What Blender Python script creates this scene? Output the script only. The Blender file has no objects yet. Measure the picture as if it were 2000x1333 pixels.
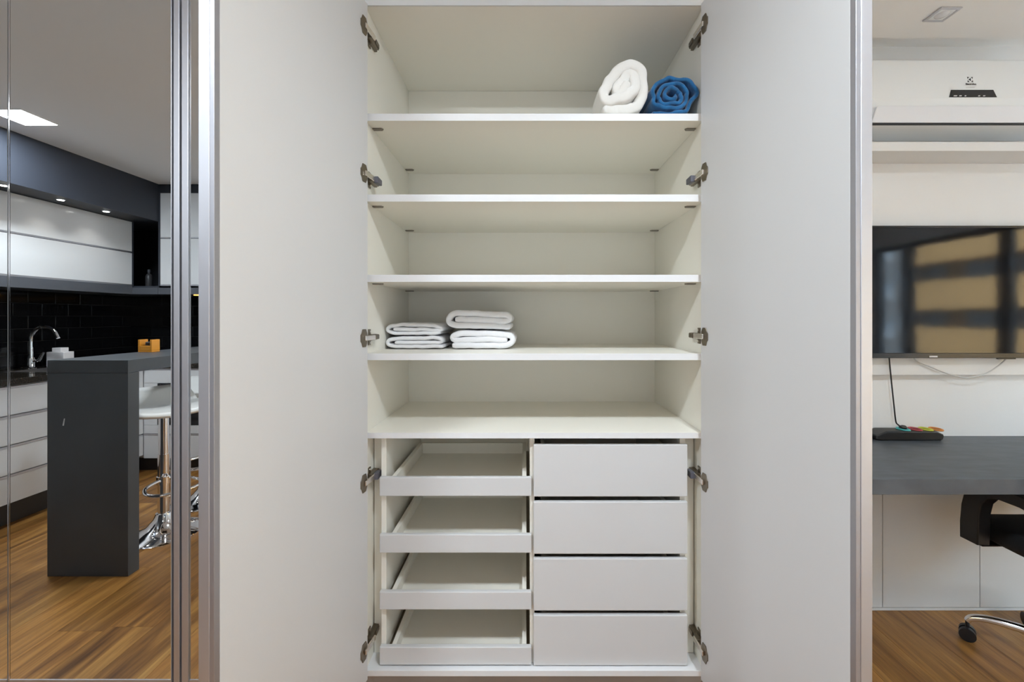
import bpy, bmesh, math, random
from mathutils import Vector, Matrix, noise as mnoise

random.seed(7)
S = bpy.context.scene
C = S.collection
R = math.radians

# ------------------------------------------------------------------ camera
H = 1.306            # lens height above the floor
F = 860.0            # focal length in pixels of the 2000 px wide frame
VX, VY = 1024.0, 620.0   # where the optical axis meets the picture
cd = bpy.data.cameras.new('camera'); cam = bpy.data.objects.new('camera', cd); C.objects.link(cam)
cam.location = (0, 0, H); cam.rotation_euler = (R(90), 0, 0)
cd.sensor_width = 36.0; cd.lens = F/2000*36
cd.shift_x = -(VX-1000)/2000; cd.shift_y = -(666.5-VY)/2000
cd.clip_start = 0.02; cd.clip_end = 300
S.camera = cam

# ------------------------------------------------------------------ exposure, sky and sun
S.view_settings.view_transform = 'Standard'; S.view_settings.look = 'None'
S.view_settings.gamma = 1.0; S.view_settings.use_curve_mapping = False
S.view_settings.exposure = 0.44
S.cycles.max_bounces = 10; S.cycles.diffuse_bounces = 6; S.cycles.glossy_bounces = 6
S.cycles.transparent_max_bounces = 8; S.cycles.sample_clamp_indirect = 8
S.cycles.use_denoising = True
w = bpy.data.worlds.new('world'); S.world = w; w.use_nodes = True
bgn = w.node_tree.nodes['Background']
bgn.inputs['Color'].default_value = (0.72, 0.86, 1.0, 1); bgn.inputs['Strength'].default_value = 9.0
sd = bpy.data.lights.new('sun', 'SUN'); sd.energy = 6.0; sd.angle = R(2); sd.color = (1.0, 0.94, 0.86)
sun = bpy.data.objects.new('sun', sd); C.objects.link(sun); sun.rotation_euler = (R(8), R(-52), 0)
LAMP_POWER = 20.0

def wx(px, Y): return (px-VX)/F*Y
def wz(py, Y): return H+(VY-py)/F*Y
DM = 1.375                       # distance of the mirror doors from the lens
def my(Yv): return 2*DM-Yv       # a depth seen in the mirror -> where the thing really stands

# ------------------------------------------------------------------ materials
MATS = {}
def mat(name, col, rough=0.5, metal=0.0, spec=0.5, emit=None, estr=0.0, var=0.0, vscale=6.0, bump=0.0, bscale=80.0, sheen=0.0, stretch=None, coat=0.0):
    m = bpy.data.materials.new(name); m.use_nodes = True
    nt = m.node_tree; p = nt.nodes['Principled BSDF']
    p.inputs['Base Color'].default_value = (*col, 1); p.inputs['Roughness'].default_value = rough
    p.inputs['Metallic'].default_value = metal; p.inputs['Specular IOR Level'].default_value = spec
    if sheen: p.inputs['Sheen Weight'].default_value = sheen
    if coat: p.inputs['Coat Weight'].default_value = coat; p.inputs['Coat Roughness'].default_value = 0.05
    if emit: p.inputs['Emission Color'].default_value = (*emit, 1); p.inputs['Emission Strength'].default_value = estr
    if var or bump:
        g = nt.nodes.new('ShaderNodeNewGeometry'); mp = nt.nodes.new('ShaderNodeMapping')
        nt.links.new(g.outputs['Position'], mp.inputs['Vector'])
        if stretch: mp.inputs['Scale'].default_value = stretch
    if var:
        n = nt.nodes.new('ShaderNodeTexNoise'); n.inputs['Scale'].default_value = vscale; n.inputs['Detail'].default_value = 6
        nt.links.new(mp.outputs['Vector'], n.inputs['Vector'])
        r = nt.nodes.new('ShaderNodeValToRGB')
        r.color_ramp.elements[0].position = 0.3; r.color_ramp.elements[1].position = 0.7
        r.color_ramp.elements[0].color = (*[c*(1-var) for c in col], 1); r.color_ramp.elements[1].color = (*[min(1, c*(1+var)) for c in col], 1)
        nt.links.new(n.outputs['Fac'], r.inputs['Fac']); nt.links.new(r.outputs['Color'], p.inputs['Base Color'])
    if bump:
        n2 = nt.nodes.new('ShaderNodeTexNoise'); n2.inputs['Scale'].default_value = bscale; n2.inputs['Detail'].default_value = 3
        nt.links.new(mp.outputs['Vector'], n2.inputs['Vector'])
        b = nt.nodes.new('ShaderNodeBump'); b.inputs['Strength'].default_value = bump; b.inputs['Distance'].default_value = 0.004
        nt.links.new(n2.outputs['Fac'], b.inputs['Height']); nt.links.new(b.outputs['Normal'], p.inputs['Normal'])
    MATS[name] = m
    return m

def wood_mat():
    m = bpy.data.materials.new('wood_floor'); m.use_nodes = True
    nt = m.node_tree; p = nt.nodes['Principled BSDF']; N = nt.nodes.new; L = nt.links.new
    oi = N('ShaderNodeObjectInfo'); g = N('ShaderNodeNewGeometry')
    add = N('ShaderNodeVectorMath'); add.operation = 'MULTIPLY_ADD'
    comb = N('ShaderNodeCombineXYZ'); comb.inputs[0].default_value = 1; comb.inputs[1].default_value = 1; comb.inputs[2].default_value = 1
    sc = N('ShaderNodeVectorMath'); sc.operation = 'SCALE'; sc.inputs[0].default_value = (37, 53, 11)
    L(oi.outputs['Random'], sc.inputs['Scale'])
    ad = N('ShaderNodeVectorMath'); ad.operation = 'ADD'; L(g.outputs['Position'], ad.inputs[0]); L(sc.outputs[0], ad.inputs[1])
    mp = N('ShaderNodeMapping'); mp.inputs['Scale'].default_value = (9, 0.9, 1); L(ad.outputs[0], mp.inputs['Vector'])
    n1 = N('ShaderNodeTexNoise'); n1.inputs['Scale'].default_value = 1.3; n1.inputs['Detail'].default_value = 8; n1.inputs['Roughness'].default_value = 0.62; n1.inputs['Distortion'].default_value = 0.8
    L(mp.outputs[0], n1.inputs['Vector'])
    r = N('ShaderNodeValToRGB'); e = r.color_ramp.elements
    e[0].position = 0.28; e[0].color = (0.105, 0.040, 0.009, 1); e[1].position = 0.78; e[1].color = (0.66, 0.365, 0.105, 1)
    k = e.new(0.45); k.color = (0.275, 0.118, 0.027, 1); k = e.new(0.6); k.color = (0.430, 0.205, 0.050, 1)
    L(n1.outputs['Fac'], r.inputs['Fac'])
    mp2 = N('ShaderNodeMapping'); mp2.inputs['Scale'].default_value = (60, 1.6, 1); L(ad.outputs[0], mp2.inputs['Vector'])
    n2 = N('ShaderNodeTexNoise'); n2.inputs['Scale'].default_value = 2.0; n2.inputs['Detail'].default_value = 4; L(mp2.outputs[0], n2.inputs['Vector'])
    hs = N('ShaderNodeHueSaturation')
    mr = N('ShaderNodeMapRange'); mr.inputs['To Min'].default_value = 0.80; mr.inputs['To Max'].default_value = 1.22; L(oi.outputs['Random'], mr.inputs['Value'])
    L(mr.outputs[0], hs.inputs['Value']); L(r.outputs['Color'], hs.inputs['Color'])
    mx = N('ShaderNodeMix'); mx.data_type = 'RGBA'; mx.blend_type = 'MULTIPLY'; mx.inputs[0].default_value = 0.45
    r2 = N('ShaderNodeValToRGB'); r2.color_ramp.elements[0].position = 0.35; r2.color_ramp.elements[0].color = (0.45, 0.45, 0.45, 1); r2.color_ramp.elements[1].position = 0.6
    L(n2.outputs['Fac'], r2.inputs['Fac']); L(hs.outputs['Color'], mx.inputs[6]); L(r2.outputs['Color'], mx.inputs[7])
    L(mx.outputs[2], p.inputs['Base Color'])
    p.inputs['Roughness'].default_value = 0.38
    b = N('ShaderNodeBump'); b.inputs['Strength'].default_value = 0.12; b.inputs['Distance'].default_value = 0.003
    L(n2.outputs['Fac'], b.inputs['Height']); L(b.outputs['Normal'], p.inputs['Normal'])
    nt.nodes.remove(add); nt.nodes.remove(comb)
    MATS['wood_floor'] = m

def glass_mat():
    m = bpy.data.materials.new('window_glass'); m.use_nodes = True
    nt = m.node_tree; nt.nodes.clear(); N = nt.nodes.new; L = nt.links.new
    o = N('ShaderNodeOutputMaterial'); t = N('ShaderNodeBsdfTransparent'); t.inputs[0].default_value = (0.93, 0.97, 0.97, 1)
    gl = N('ShaderNodeBsdfGlossy'); gl.inputs['Roughness'].default_value = 0.0
    mx = N('ShaderNodeMixShader'); mx.inputs[0].default_value = 0.04
    L(t.outputs[0], mx.inputs[1]); L(gl.outputs[0], mx.inputs[2]); L(mx.outputs[0], o.inputs[0])
    MATS['window_glass'] = m

wood_mat(); glass_mat()
mat('laminate_white', (0.665, 0.665, 0.668), 0.42, bump=0.03, bscale=400)
mat('edge_white', (0.80, 0.80, 0.81), 0.42)
mat('panel_white', (0.80, 0.80, 0.80), 0.42, bump=0.03, bscale=400)
mat('laminate_cream', (0.885, 0.86, 0.785), 0.45, bump=0.03, bscale=400)
mat('wall_white', (0.87, 0.87, 0.87), 0.7, bump=0.05, bscale=150)
mat('ceiling_white', (0.90, 0.90, 0.90), 0.8)
mat('plinth_grey', (0.36, 0.32, 0.29), 0.5)
mat('aluminium', (0.64, 0.64, 0.68), 0.50, 1.0)
mat('aluminium_dark', (0.50, 0.50, 0.54), 0.50, 1.0)
mat('groove', (0.06, 0.06, 0.07), 0.5)
mat('mirror_glass', (0.78, 0.80, 0.80), 0.0, 1.0)
mat('mirror_edge', (0.20, 0.26, 0.25), 0.2)
mat('hinge_steel', (0.24, 0.205, 0.16), 0.36, 1.0)
mat('hinge_bright', (0.85, 0.80, 0.76), 0.25, 1.0)
mat('damper_plastic', (0.10, 0.10, 0.125), 0.45)
mat('clip_grey', (0.22, 0.20, 0.17), 0.5)
mat('duvet_white', (0.84, 0.82, 0.78), 0.9, sheen=0.4, bump=0.25, bscale=60)
mat('fleece_blue', (0.010, 0.120, 0.300), 0.95, sheen=0.35, var=0.25, vscale=40, bump=0.35, bscale=160)
mat('towel_white', (0.84, 0.84, 0.86), 0.95, sheen=0.3, bump=0.35, bscale=260)
mat('desk_grey', (0.082, 0.094, 0.112), 0.42, var=0.22, vscale=9.0, bump=0.05, bscale=60, stretch=(1, 3, 1))
mat('grey_laminate', (0.052, 0.058, 0.066), 0.45, var=0.08, vscale=5)
mat('dark_blue_grey', (0.030, 0.034, 0.046), 0.5)
mat('niche_black', (0.012, 0.013, 0.017), 0.6)
mat('pelmet_grey', (0.085, 0.09, 0.105), 0.4)
mat('kitchen_white', (0.66, 0.66, 0.67), 0.22)
mat('granite_black', (0.018, 0.014, 0.010), 0.12, var=0.5, vscale=120)
mat('tile_black', (0.006, 0.006, 0.007), 0.08)
mat('grout', (0.035, 0.033, 0.032), 0.8)
mat('kick_dark', (0.030, 0.026, 0.024), 0.6)
mat('oven_black', (0.006, 0.006, 0.008), 0.08)
mat('chrome', (0.86, 0.86, 0.88), 0.06, 1.0)
mat('seat_white', (0.80, 0.79, 0.77), 0.35)
mat('black_plastic', (0.010, 0.010, 0.012), 0.42)
mat('black_fabric', (0.008, 0.009, 0.011), 0.9, bump=0.3, bscale=300)
mat('tv_black', (0.008, 0.008, 0.010), 0.2)
mat('tv_screen', (0.006, 0.007, 0.010), 0.06, spec=0.5, bump=0.14, bscale=3.0)
mat('ac_white', (0.88, 0.91, 0.93), 0.25)
mat('ac_flap', (0.86, 0.88, 0.93), 0.12)
mat('ac_line', (0.02, 0.022, 0.03), 0.4)
mat('display_black', (0.022, 0.023, 0.027), 0.2)
mat('ink', (0.03, 0.03, 0.035), 0.6)
mat('ink_light', (0.62, 0.63, 0.64), 0.6)
mat('ring_teal', (0.05, 0.42, 0.43), 0.4)
mat('ring_red', (0.45, 0.05, 0.06), 0.4)
mat('ring_yellow', (0.55, 0.58, 0.03), 0.4)
mat('ring_orange', (0.70, 0.24, 0.03), 0.4)
mat('cable_white', (0.62, 0.62, 0.62), 0.5)
mat('orange_glass', (0.75, 0.30, 0.03), 0.25)
mat('box_white', (0.78, 0.74, 0.74), 0.5)
mat('bottle_grey', (0.06, 0.058, 0.062), 0.4)
mat('lamp_glow', (1, 1, 1), 0.5, emit=(1.0, 0.97, 0.93), estr=14.0)
mat('spot_glow', (1, 1, 1), 0.5, emit=(1.0, 0.96, 0.90), estr=16.0)
mat('warm_glow', (1, 0.6, 0.2), 0.5, emit=(1.0, 0.48, 0.10), estr=3.0)
mat('lens_clear', (0.75, 0.76, 0.80), 0.08)
mat('window_frame', (0.028, 0.028, 0.034), 0.4)
mat('facade_orange', (0.62, 0.36, 0.15), 0.8, var=0.08, vscale=0.6)
mat('facade_brown', (0.12, 0.07, 0.03), 0.8)
mat('facade_pale', (0.62, 0.66, 0.72), 0.8)
mat('facade_glass', (0.03, 0.04, 0.05), 0.2)
mat('pale_concrete', (0.38, 0.38, 0.38), 0.9)  # unseen street ground, lightened to bounce daylight onto the ceiling

# ------------------------------------------------------------------ mesh helpers
class B:
    def __init__(s): s.bm = bmesh.new()
    def box(s, x0, x1, y0, y1, z0, z1, M=None):
        v = [s.bm.verts.new(Vector(p) if M is None else M @ Vector(p)) for p in
             ((x0,y0,z0),(x1,y0,z0),(x1,y1,z0),(x0,y1,z0),(x0,y0,z1),(x1,y0,z1),(x1,y1,z1),(x0,y1,z1))]
        for f in ((0,3,2,1),(4,5,6,7),(0,1,5,4),(1,2,6,5),(2,3,7,6),(3,0,4,7)): s.bm.faces.new([v[i] for i in f])
        return s
    def prism(s, poly, fn, a, b, M=None):
        """extrude a 2D outline; fn(u, v, t) -> xyz"""
        A = [s.bm.verts.new(Vector(fn(u, v, a)) if M is None else M @ Vector(fn(u, v, a))) for u, v in poly]
        D = [s.bm.verts.new(Vector(fn(u, v, b)) if M is None else M @ Vector(fn(u, v, b))) for u, v in poly]
        n = len(poly)
        s.bm.faces.new(A); s.bm.faces.new(D[::-1])
        for i in range(n): s.bm.faces.new((A[i], D[i], D[(i+1) % n], A[(i+1) % n]))
        return s
    def tube(s, pts, r, seg=10, cap=True, M=None):
        pts = [Vector(p) for p in pts]; n = len(pts); rs = r if isinstance(r, (list, tuple)) else [r]*n
        rings = []; up = None
        for i, p in enumerate(pts):
            t = (pts[min(i+1, n-1)]-pts[max(i-1, 0)]).normalized()
            if up is None:
                a = Vector((0, 0, 1)) if abs(t.z) < 0.9 else Vector((1, 0, 0))
                up = (a-t*a.dot(t)).normalized()
            else: up = (up-t*up.dot(t)).normalized()
            sd_ = t.cross(up)
            ring = []
            for k in range(seg):
                a = 2*math.pi*k/seg
                q = p+(up*math.cos(a)+sd_*math.sin(a))*rs[i]
                ring.append(s.bm.verts.new(q if M is None else M @ q))
            rings.append(ring)
        for i in range(n-1):
            for k in range(seg): s.bm.faces.new((rings[i][k], rings[i][(k+1) % seg], rings[i+1][(k+1) % seg], rings[i+1][k]))
        if cap: s.bm.faces.new(rings[0][::-1]); s.bm.faces.new(rings[-1])
        return s
    def lathe(s, prof, c=(0, 0, 0), seg=32, M=None):
        rings = []
        for r, z in prof:
            rings.append([s.bm.verts.new((lambda q: q if M is None else M @ q)(Vector((c[0]+r*math.cos(2*math.pi*k/seg), c[1]+r*math.sin(2*math.pi*k/seg), c[2]+z)))) for k in range(seg)])
        for i in range(len(rings)-1):
            for k in range(seg): s.bm.faces.new((rings[i][k], rings[i][(k+1) % seg], rings[i+1][(k+1) % seg], rings[i+1][k]))
        s.bm.faces.new(rings[0][::-1]); s.bm.faces.new(rings[-1])
        return s
    def grid(s, nu, nv, fn):
        V = [[s.bm.verts.new(fn(i/nu, j/nv)) for j in range(nv+1)] for i in range(nu+1)]
        for i in range(nu):
            for j in range(nv): s.bm.faces.new((V[i][j], V[i+1][j], V[i+1][j+1], V[i][j+1]))
        return s
    def mesh(s, name, m):
        me = bpy.data.meshes.new(name)
        bmesh.ops.recalc_face_normals(s.bm, faces=s.bm.faces)
        s.bm.to_mesh(me); s.bm.free(); me.materials.append(MATS[m]); return me
    def build(s, name, m, parent=None, bevel=0.0, smooth=False, sub=0, solid=0.0, seg=2):
        o = bpy.data.objects.new(name, s.mesh(name, m)); C.objects.link(o)
        if parent is not None: attach(o, parent)
        if solid:
            md = o.modifiers.new('s', 'SOLIDIFY'); md.thickness = solid; md.offset = 0
        if bevel:
            md = o.modifiers.new('b', 'BEVEL'); md.width = bevel; md.segments = seg; md.limit_method = 'ANGLE'; md.angle_limit = R(40)
        if sub:
            md = o.modifiers.new('u', 'SUBSURF'); md.levels = sub; md.render_levels = sub
        if smooth or sub:
            for f in o.data.polygons: f.use_smooth = True
            if not sub: 
                try: o.data.set_sharp_from_angle(angle=R(38))
                except Exception: pass
        return o

WORLDPOS = {}
def attach(o, parent):
    o.parent = parent
    if parent.name in WORLDPOS and not WORLDPOS[parent.name][1]:
        o.matrix_parent_inverse = Matrix.Translation(WORLDPOS[parent.name][0]).inverted()

def tag(o, label=None, cat=None, group=None, kind=None):
    if label: o['label'] = label
    if cat: o['category'] = cat
    if group: o['group'] = group
    if kind: o['kind'] = kind
    return o
def thing(name, label, cat, loc, group=None, local=False, rz=0.0):
    """an Empty at the thing's base; local=False: parts are given in room coordinates"""
    o = bpy.data.objects.new(name, None); C.objects.link(o); o.location = loc; o.rotation_euler = (0, 0, rz)
    o.empty_display_size = 0.1
    WORLDPOS[o.name] = (Vector(loc), local)
    return tag(o, label, cat, group)
def copy_tree(o, parent=None):
    c = o.copy(); C.objects.link(c)
    if parent is not None: c.parent = parent
    for ch in list(o.children): copy_tree(ch, c)
    return c
def bx(name, m, parent, x0, x1, y0, y1, z0, z1, bevel=0.0008): return B().box(x0, x1, y0, y1, z0, z1).build(name, m, parent, bevel)
def struct(o): return tag(o, kind='structure')

# ------------------------------------------------------------------ the room
ZC = H+1.1725          # ceiling
XL, XR = -3.84, 4.20   # kitchen wall, window wall
YB, YR = 1.99, -1.55   # desk wall, wall behind the lens
T = 0.10

fl = struct(B().box(XL, XR, YR, YB, -0.06, -0.012).build('floor', 'grout'))
pw, pl = 0.19, 1.28
pm = B().box(-pw/2+0.0006, pw/2-0.0006, -pl/2+0.0006, pl/2-0.0006, -0.012, 0).mesh('plank', 'wood_floor')
ncol = int((XR-XL)/pw)+1
for i in range(ncol):
    x = XL+pw*(i+0.5)
    off = random.random()*pl
    y = YR-off
    while y < YB:
        a, b = max(y, YR), min(y+pl, YB)
        x1 = min(x+pw/2, XR); x0 = x-pw/2
        if b-a > 0.02 and x1-x0 > 0.02:
            o = bpy.data.objects.new('plank', pm); C.objects.link(o); o.parent = fl
            o.scale = ((x1-x0)/pw, (b-a)/pl, 1); o.location = ((x0+x1)/2, (a+b)/2, 0)
        y += pl
YE = 1.850             # the ceiling stops here, a shallow recess runs along the desk wall
struct(B().box(XL-T, XR+T, YR-T, YE, ZC, ZC+0.18).build('ceiling', 'ceiling_white'))
struct(B().box(XL-T, XR+T, YE, YB+T, wz(91, YB), ZC+0.18).build('ceiling', 'ceiling_white'))
struct(B().box(XL-T, XR+T, YB, YB+T, 0, ZC+0.1).build('wall_back', 'wall_white'))
wl = struct(B().box(XL-T, XL, YR-T, YB, 0, ZC).build('wall_left', 'wall_white'))
wf = struct(B().box(XL, XR+T, YR-T, YR, 0, ZC).build('wall_front', 'wall_white'))
WH = H+0.82            # window head
W0, W1 = -1.47, 1.55
struct(B().box(XR, XR+T, YR, W0, 0, ZC).box(XR, XR+T, W1, YB, 0, ZC).box(XR, XR+T, W0, W1, WH, ZC).build('wall_right', 'wall_white'))
win = struct(thing('window_1', None, None, (XR+0.05, (W0+W1)/2, 0)))
b = B().box(XR+0.01, XR+0.09, W0, W0+0.06, 0.0, WH).box(XR+0.01, XR+0.09, W1-0.06, W1, 0.0, WH)
b.box(XR+0.01, XR+0.09, W0+0.06, W1-0.06, WH-0.06, WH).box(XR+0.01, XR+0.09, W0+0.06, W1-0.06, 0.0, 0.06)
b.build('window_frame', 'window_frame', win, 0.003)
mull = [-1.07+0.03, -0.05, 0.80]
for m_ in mull: bx('mullion', 'window_frame', win, XR+0.02, XR+0.08, m_-0.06, m_+0.06, 0.06, WH-0.06, 0.004)
ed = [W0+0.06]+[v for m_ in mull for v in (m_-0.06, m_+0.06)]+[W1-0.06]
for i in range(0, len(ed), 2): bx('pane', 'window_glass', win, XR+0.047, XR+0.053, ed[i], ed[i+1], 0.06, WH-0.06, 0)

# ------------------------------------------------------------------ open wardrobe
FY, BY = 1.414, 1.942
XA, XB = -0.5103, 0.5758
ZB = wz(1311, FY); ZBB = wz(1322, FY); ZT = wz(13, FY)
wd = thing('wardrobe', 'white built-in wardrobe with both doors open showing shelves and drawers', 'wardrobe', (0.03, 1.68, 0))
bx('side_panel', 'laminate_cream', wd, XA-0.012, XA, FY, BY+0.01, ZBB, ZT+0.02)
bx('side_panel', 'laminate_cream', wd, XB, XB+0.012, FY, BY+0.01, ZBB, ZT+0.02)
bx('back_panel', 'laminate_cream', wd, XA, XB, BY, BY+0.008, ZB, ZT)
bx('top_panel', 'laminate_cream', wd, XA, XB, FY, BY, ZT, ZT+0.02)
bx('fascia', 'laminate_white', wd, XA-0.012, XB+0.012, FY-0.006, FY+0.012, ZT+0.0205, ZC-0.002)
bx('top_rail', 'laminate_white', wd, XA, XB, FY-0.006, FY-0.0005, ZT, ZT+0.02)
bx('bottom_panel', 'edge_white', wd, XA, XB, FY, BY, ZBB, ZB)
bx('plinth', 'plinth_grey', wd, XA-0.012, XB+0.012, FY+0.045, BY+0.01, 0.0, ZBB-0.0005)
shelf_px = [(222, 236), (380, 394), (537, 551), (691, 704), (846, 857)]
SH = []
for k, (a, c) in enumerate(shelf_px):
    z1, z0 = wz(a, FY+0.003), wz(c, FY+0.003); SH.append((z0, z1))
    sh = bx('shelf', 'laminate_cream', wd, XA+0.0005, XB-0.0005, FY+0.0042, BY-0.0005, z0, z1, 0)
    bx('edge_band', 'edge_white', sh, XA+0.0005, XB-0.0005, FY+0.003, FY+0.004, z0, z1, 0.0003)
    if k < 3:
        for sx in (XA+0.020, XB-0.020):
            for yy in (1.478, 1.885):
                q = B().prism([(-0.017, -0.008), (0.012, -0.008), (0.018, 0.0), (0.012, 0.008), (-0.017, 0.008)],
                              lambda u, v, t, sx=sx, yy=yy: (sx+(u if sx < 0 else -u), yy+v, t), z0-0.004, z0)
                q.build('shelf_clip', 'clip_grey', sh)
# drawer unit carcass
UY0 = 1.4475
for a, c in ((-0.470, -0.4535), (0.0185, 0.0335), (0.511, 0.529)):
    bx('drawer_unit_panel', 'laminate_cream', wd, a, c, UY0, 1.925, ZB+0.0005, SH[4][0]-0.0005)
bx('drawer_unit_back', 'laminate_cream', wd, -0.4535, 0.511, 1.926, 1.936, ZB+0.0005, SH[4][0]-0.0005)
bx('filler_strip', 'laminate_cream', wd, XA+0.003, -0.4705, 1.490, 1.505, ZB+0.0005, SH[4][0]-0.0005)
bx('filler_strip', 'laminate_cream', wd, 0.5295, XB-0.003, 1.490, 1.505, ZB+0.0005, SH[4][0]-0.0005)
DF = 1.430
def drawer(x0, x1, yt, yb, tray):
    z1, z0 = wz(yt, DF), wz(yb, DF)
    if tray: a, c, back, ht = -0.434, 0.007, 1.835, z1-0.001
    else: a, c, back, ht = 0.058, 0.487, 1.880, z1-0.03
    t_ = 0.014
    q = B().box(a, a+t_, UY0-0.001, back, z0+0.008, ht).box(c-t_, c, UY0-0.001, back, z0+0.008, ht)
    q.box(a+t_, c-t_, back-t_, back, z0+0.008, ht).box(a+t_, c-t_, UY0-0.001, back-t_, z0+0.012, z0+0.018)
    d = q.build('drawer', 'laminate_cream', wd)
    f = bx('drawer_front', 'laminate_white', d, wx(x0, DF), wx(x1, DF), DF, UY0-0.0015, z0, z1, 0.0025)
    xs0, xs1 = ((-0.4533, a-0.001), (c+0.001, 0.0183)) if tray else ((0.0337, a-0.001), (c+0.001, 0.5108))
    for s0, s1 in (xs0, xs1):
        B().box(s0, s1, UY0+0.02, back-0.02, z0+0.012, z0+0.03).build('drawer_slide', 'hinge_steel', d)
for yt, yb in ((933, 970), (1045, 1081), (1157, 1192), (1265, 1300)): drawer(741, 1038, yt, yb, True)
for yt, yb in ((869, 971), (981, 1083), (1092, 1194), (1203, 1301)): drawer(1042, 1343, yt, yb, False)

# doors, swung open past a right angle
ZD0, ZD1 = wz(1328, 1.395), wz(8, 1.395)
DW = 0.555
def door(side, px, phi):
    hx = wx(px, 1.395)
    s_ = Vector((side*math.sin(phi), -math.cos(phi), 0)); n_ = Vector((side*math.cos(phi), math.sin(phi), 0))
    M = Matrix(((s_.x, n_.x, 0, hx), (s_.y, n_.y, 0, 1.395), (0, 0, 1, 0), (0, 0, 0, 1)))
    d = B().box(0, DW-0.013, 0, 0.018, ZD0, ZD1, M).build('door', 'laminate_white', wd, 0.0008)
    B().box(0, DW-0.013, 0.0185, 0.0225, ZD0, ZD1, M).build('mirror', 'mirror_glass', d)
    B().box(DW-0.0128, DW, 0.0, 0.0098, ZD0, ZD1, M).build('inner_edge_profile', 'aluminium_dark', d, 0.0006)
    B().box(DW-0.0128, DW+0.001, 0.0102, 0.035, ZD0, ZD1, M).build('edge_profile', 'aluminium', d, 0.0012)
    return d, M
dL, ML = door(-1, 718, R(10.6))
dR, MR = door(1, 1369, R(8.0))

def hinge(side, M, py, damper):
    zc = wz(py, 1.372)
    wallx = XA if side < 0 else XB
    def wp(u, v, z): return Vector((wallx-side*v, FY+u, zc+z))     # u into the cabinet, v off the side wall
    def wbox(q, u0, u1, v0, v1, z0, z1, taper=1.0):
        P = [(u0,v0,z0),(u1,v0,z0*taper),(u1,v1,z0*taper),(u0,v1,z0),(u0,v0,z1),(u1,v0,z1*taper),(u1,v1,z1*taper),(u0,v1,z1)]
        V = [q.bm.verts.new(wp(*p)) for p in P]
        for f in ((0,3,2,1),(4,5,6,7),(0,1,5,4),(1,2,6,5),(2,3,7,6),(3,0,4,7)): q.bm.faces.new([V[i] for i in f])
    q = B()
    wbox(q, 0.022, 0.040, 0.0002, 0.004, -0.026, 0.026)      # wings of the mounting plate
    wbox(q, 0.006, 0.085, 0.0002, 0.010, -0.0085, 0.0085)
    wbox(q, 0.002, 0.075, 0.0102, 0.019, -0.0105, 0.0105, 0.8)   # channel arm
    h = q.build('hinge', 'hinge_steel', wd, 0.001)
    # screws
    for zz in (-0.018, 0.018):
        B().tube([wp(0.031, 0.0035, zz), wp(0.031, 0.0058, zz)], 0.0035, 10).build('screw', 'hinge_bright', h)
    # cup and its flange on the door
    pl_ = [(0.006, -0.015), (0.013, -0.028), (0.031, -0.028), (0.036, -0.016), (0.042, -0.010), (0.042, 0.010), (0.036, 0.016), (0.031, 0.028), (0.013, 0.028), (0.006, 0.015)]
    B().prism(pl_, lambda u, v, t: (u, t, zc+v), -0.0002, -0.0028, M).build('cup_plate', 'hinge_steel', h, 0.0006)
    q = B(); q.lathe([(0.0125, -0.0029), (0.0125, -0.0034)], (0, 0, 0), 20, M @ Matrix.Translation((0.025, 0, zc)) @ Matrix.Rotation(R(-90), 4, 'X') @ Matrix.Scale(-1, 4, (0, 0, 1)))
    q.build('cup', 'niche_black', h)
    # bright link bridging door and arm
    p0 = M @ Vector((0.020, -0.006, zc)); p1 = wp(0.012, 0.0215, 0)
    t = (p1-p0); t.z = 0; ln = t.length; t.normalize(); nn = Vector((-t.y, t.x, 0))
    ML_ = Matrix(((t.x, nn.x, 0, p0.x), (t.y, nn.y, 0, p0.y), (0, 0, 1, zc), (0, 0, 0, 1)))
    B().box(-0.004, ln+0.012, -0.003, 0.003, -0.0080, 0.0080, ML_).build('link', 'hinge_bright', h, 0.0015)
    q = B()
    if damper: wbox(q, 0.020, 0.062, 0.0195, 0.034, -0.012, 0.010, 0.85)
    else: wbox(q, 0.040, 0.070, 0.0193, 0.0225, -0.008, 0.008, 0.9)
    q.build('damper' if damper else 'cover_cap', 'damper_plastic' if damper else 'hinge_steel', h, 0.002)
for py, dm in ((49, False), (338, True), (661, False), (945, True), (1275, False)):
    hinge(-1, ML, py, dm)
for py, dm in ((46, False), (336, True), (658, False), (943, True), (1277, False)):
    hinge(1, MR, py, dm)

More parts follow.
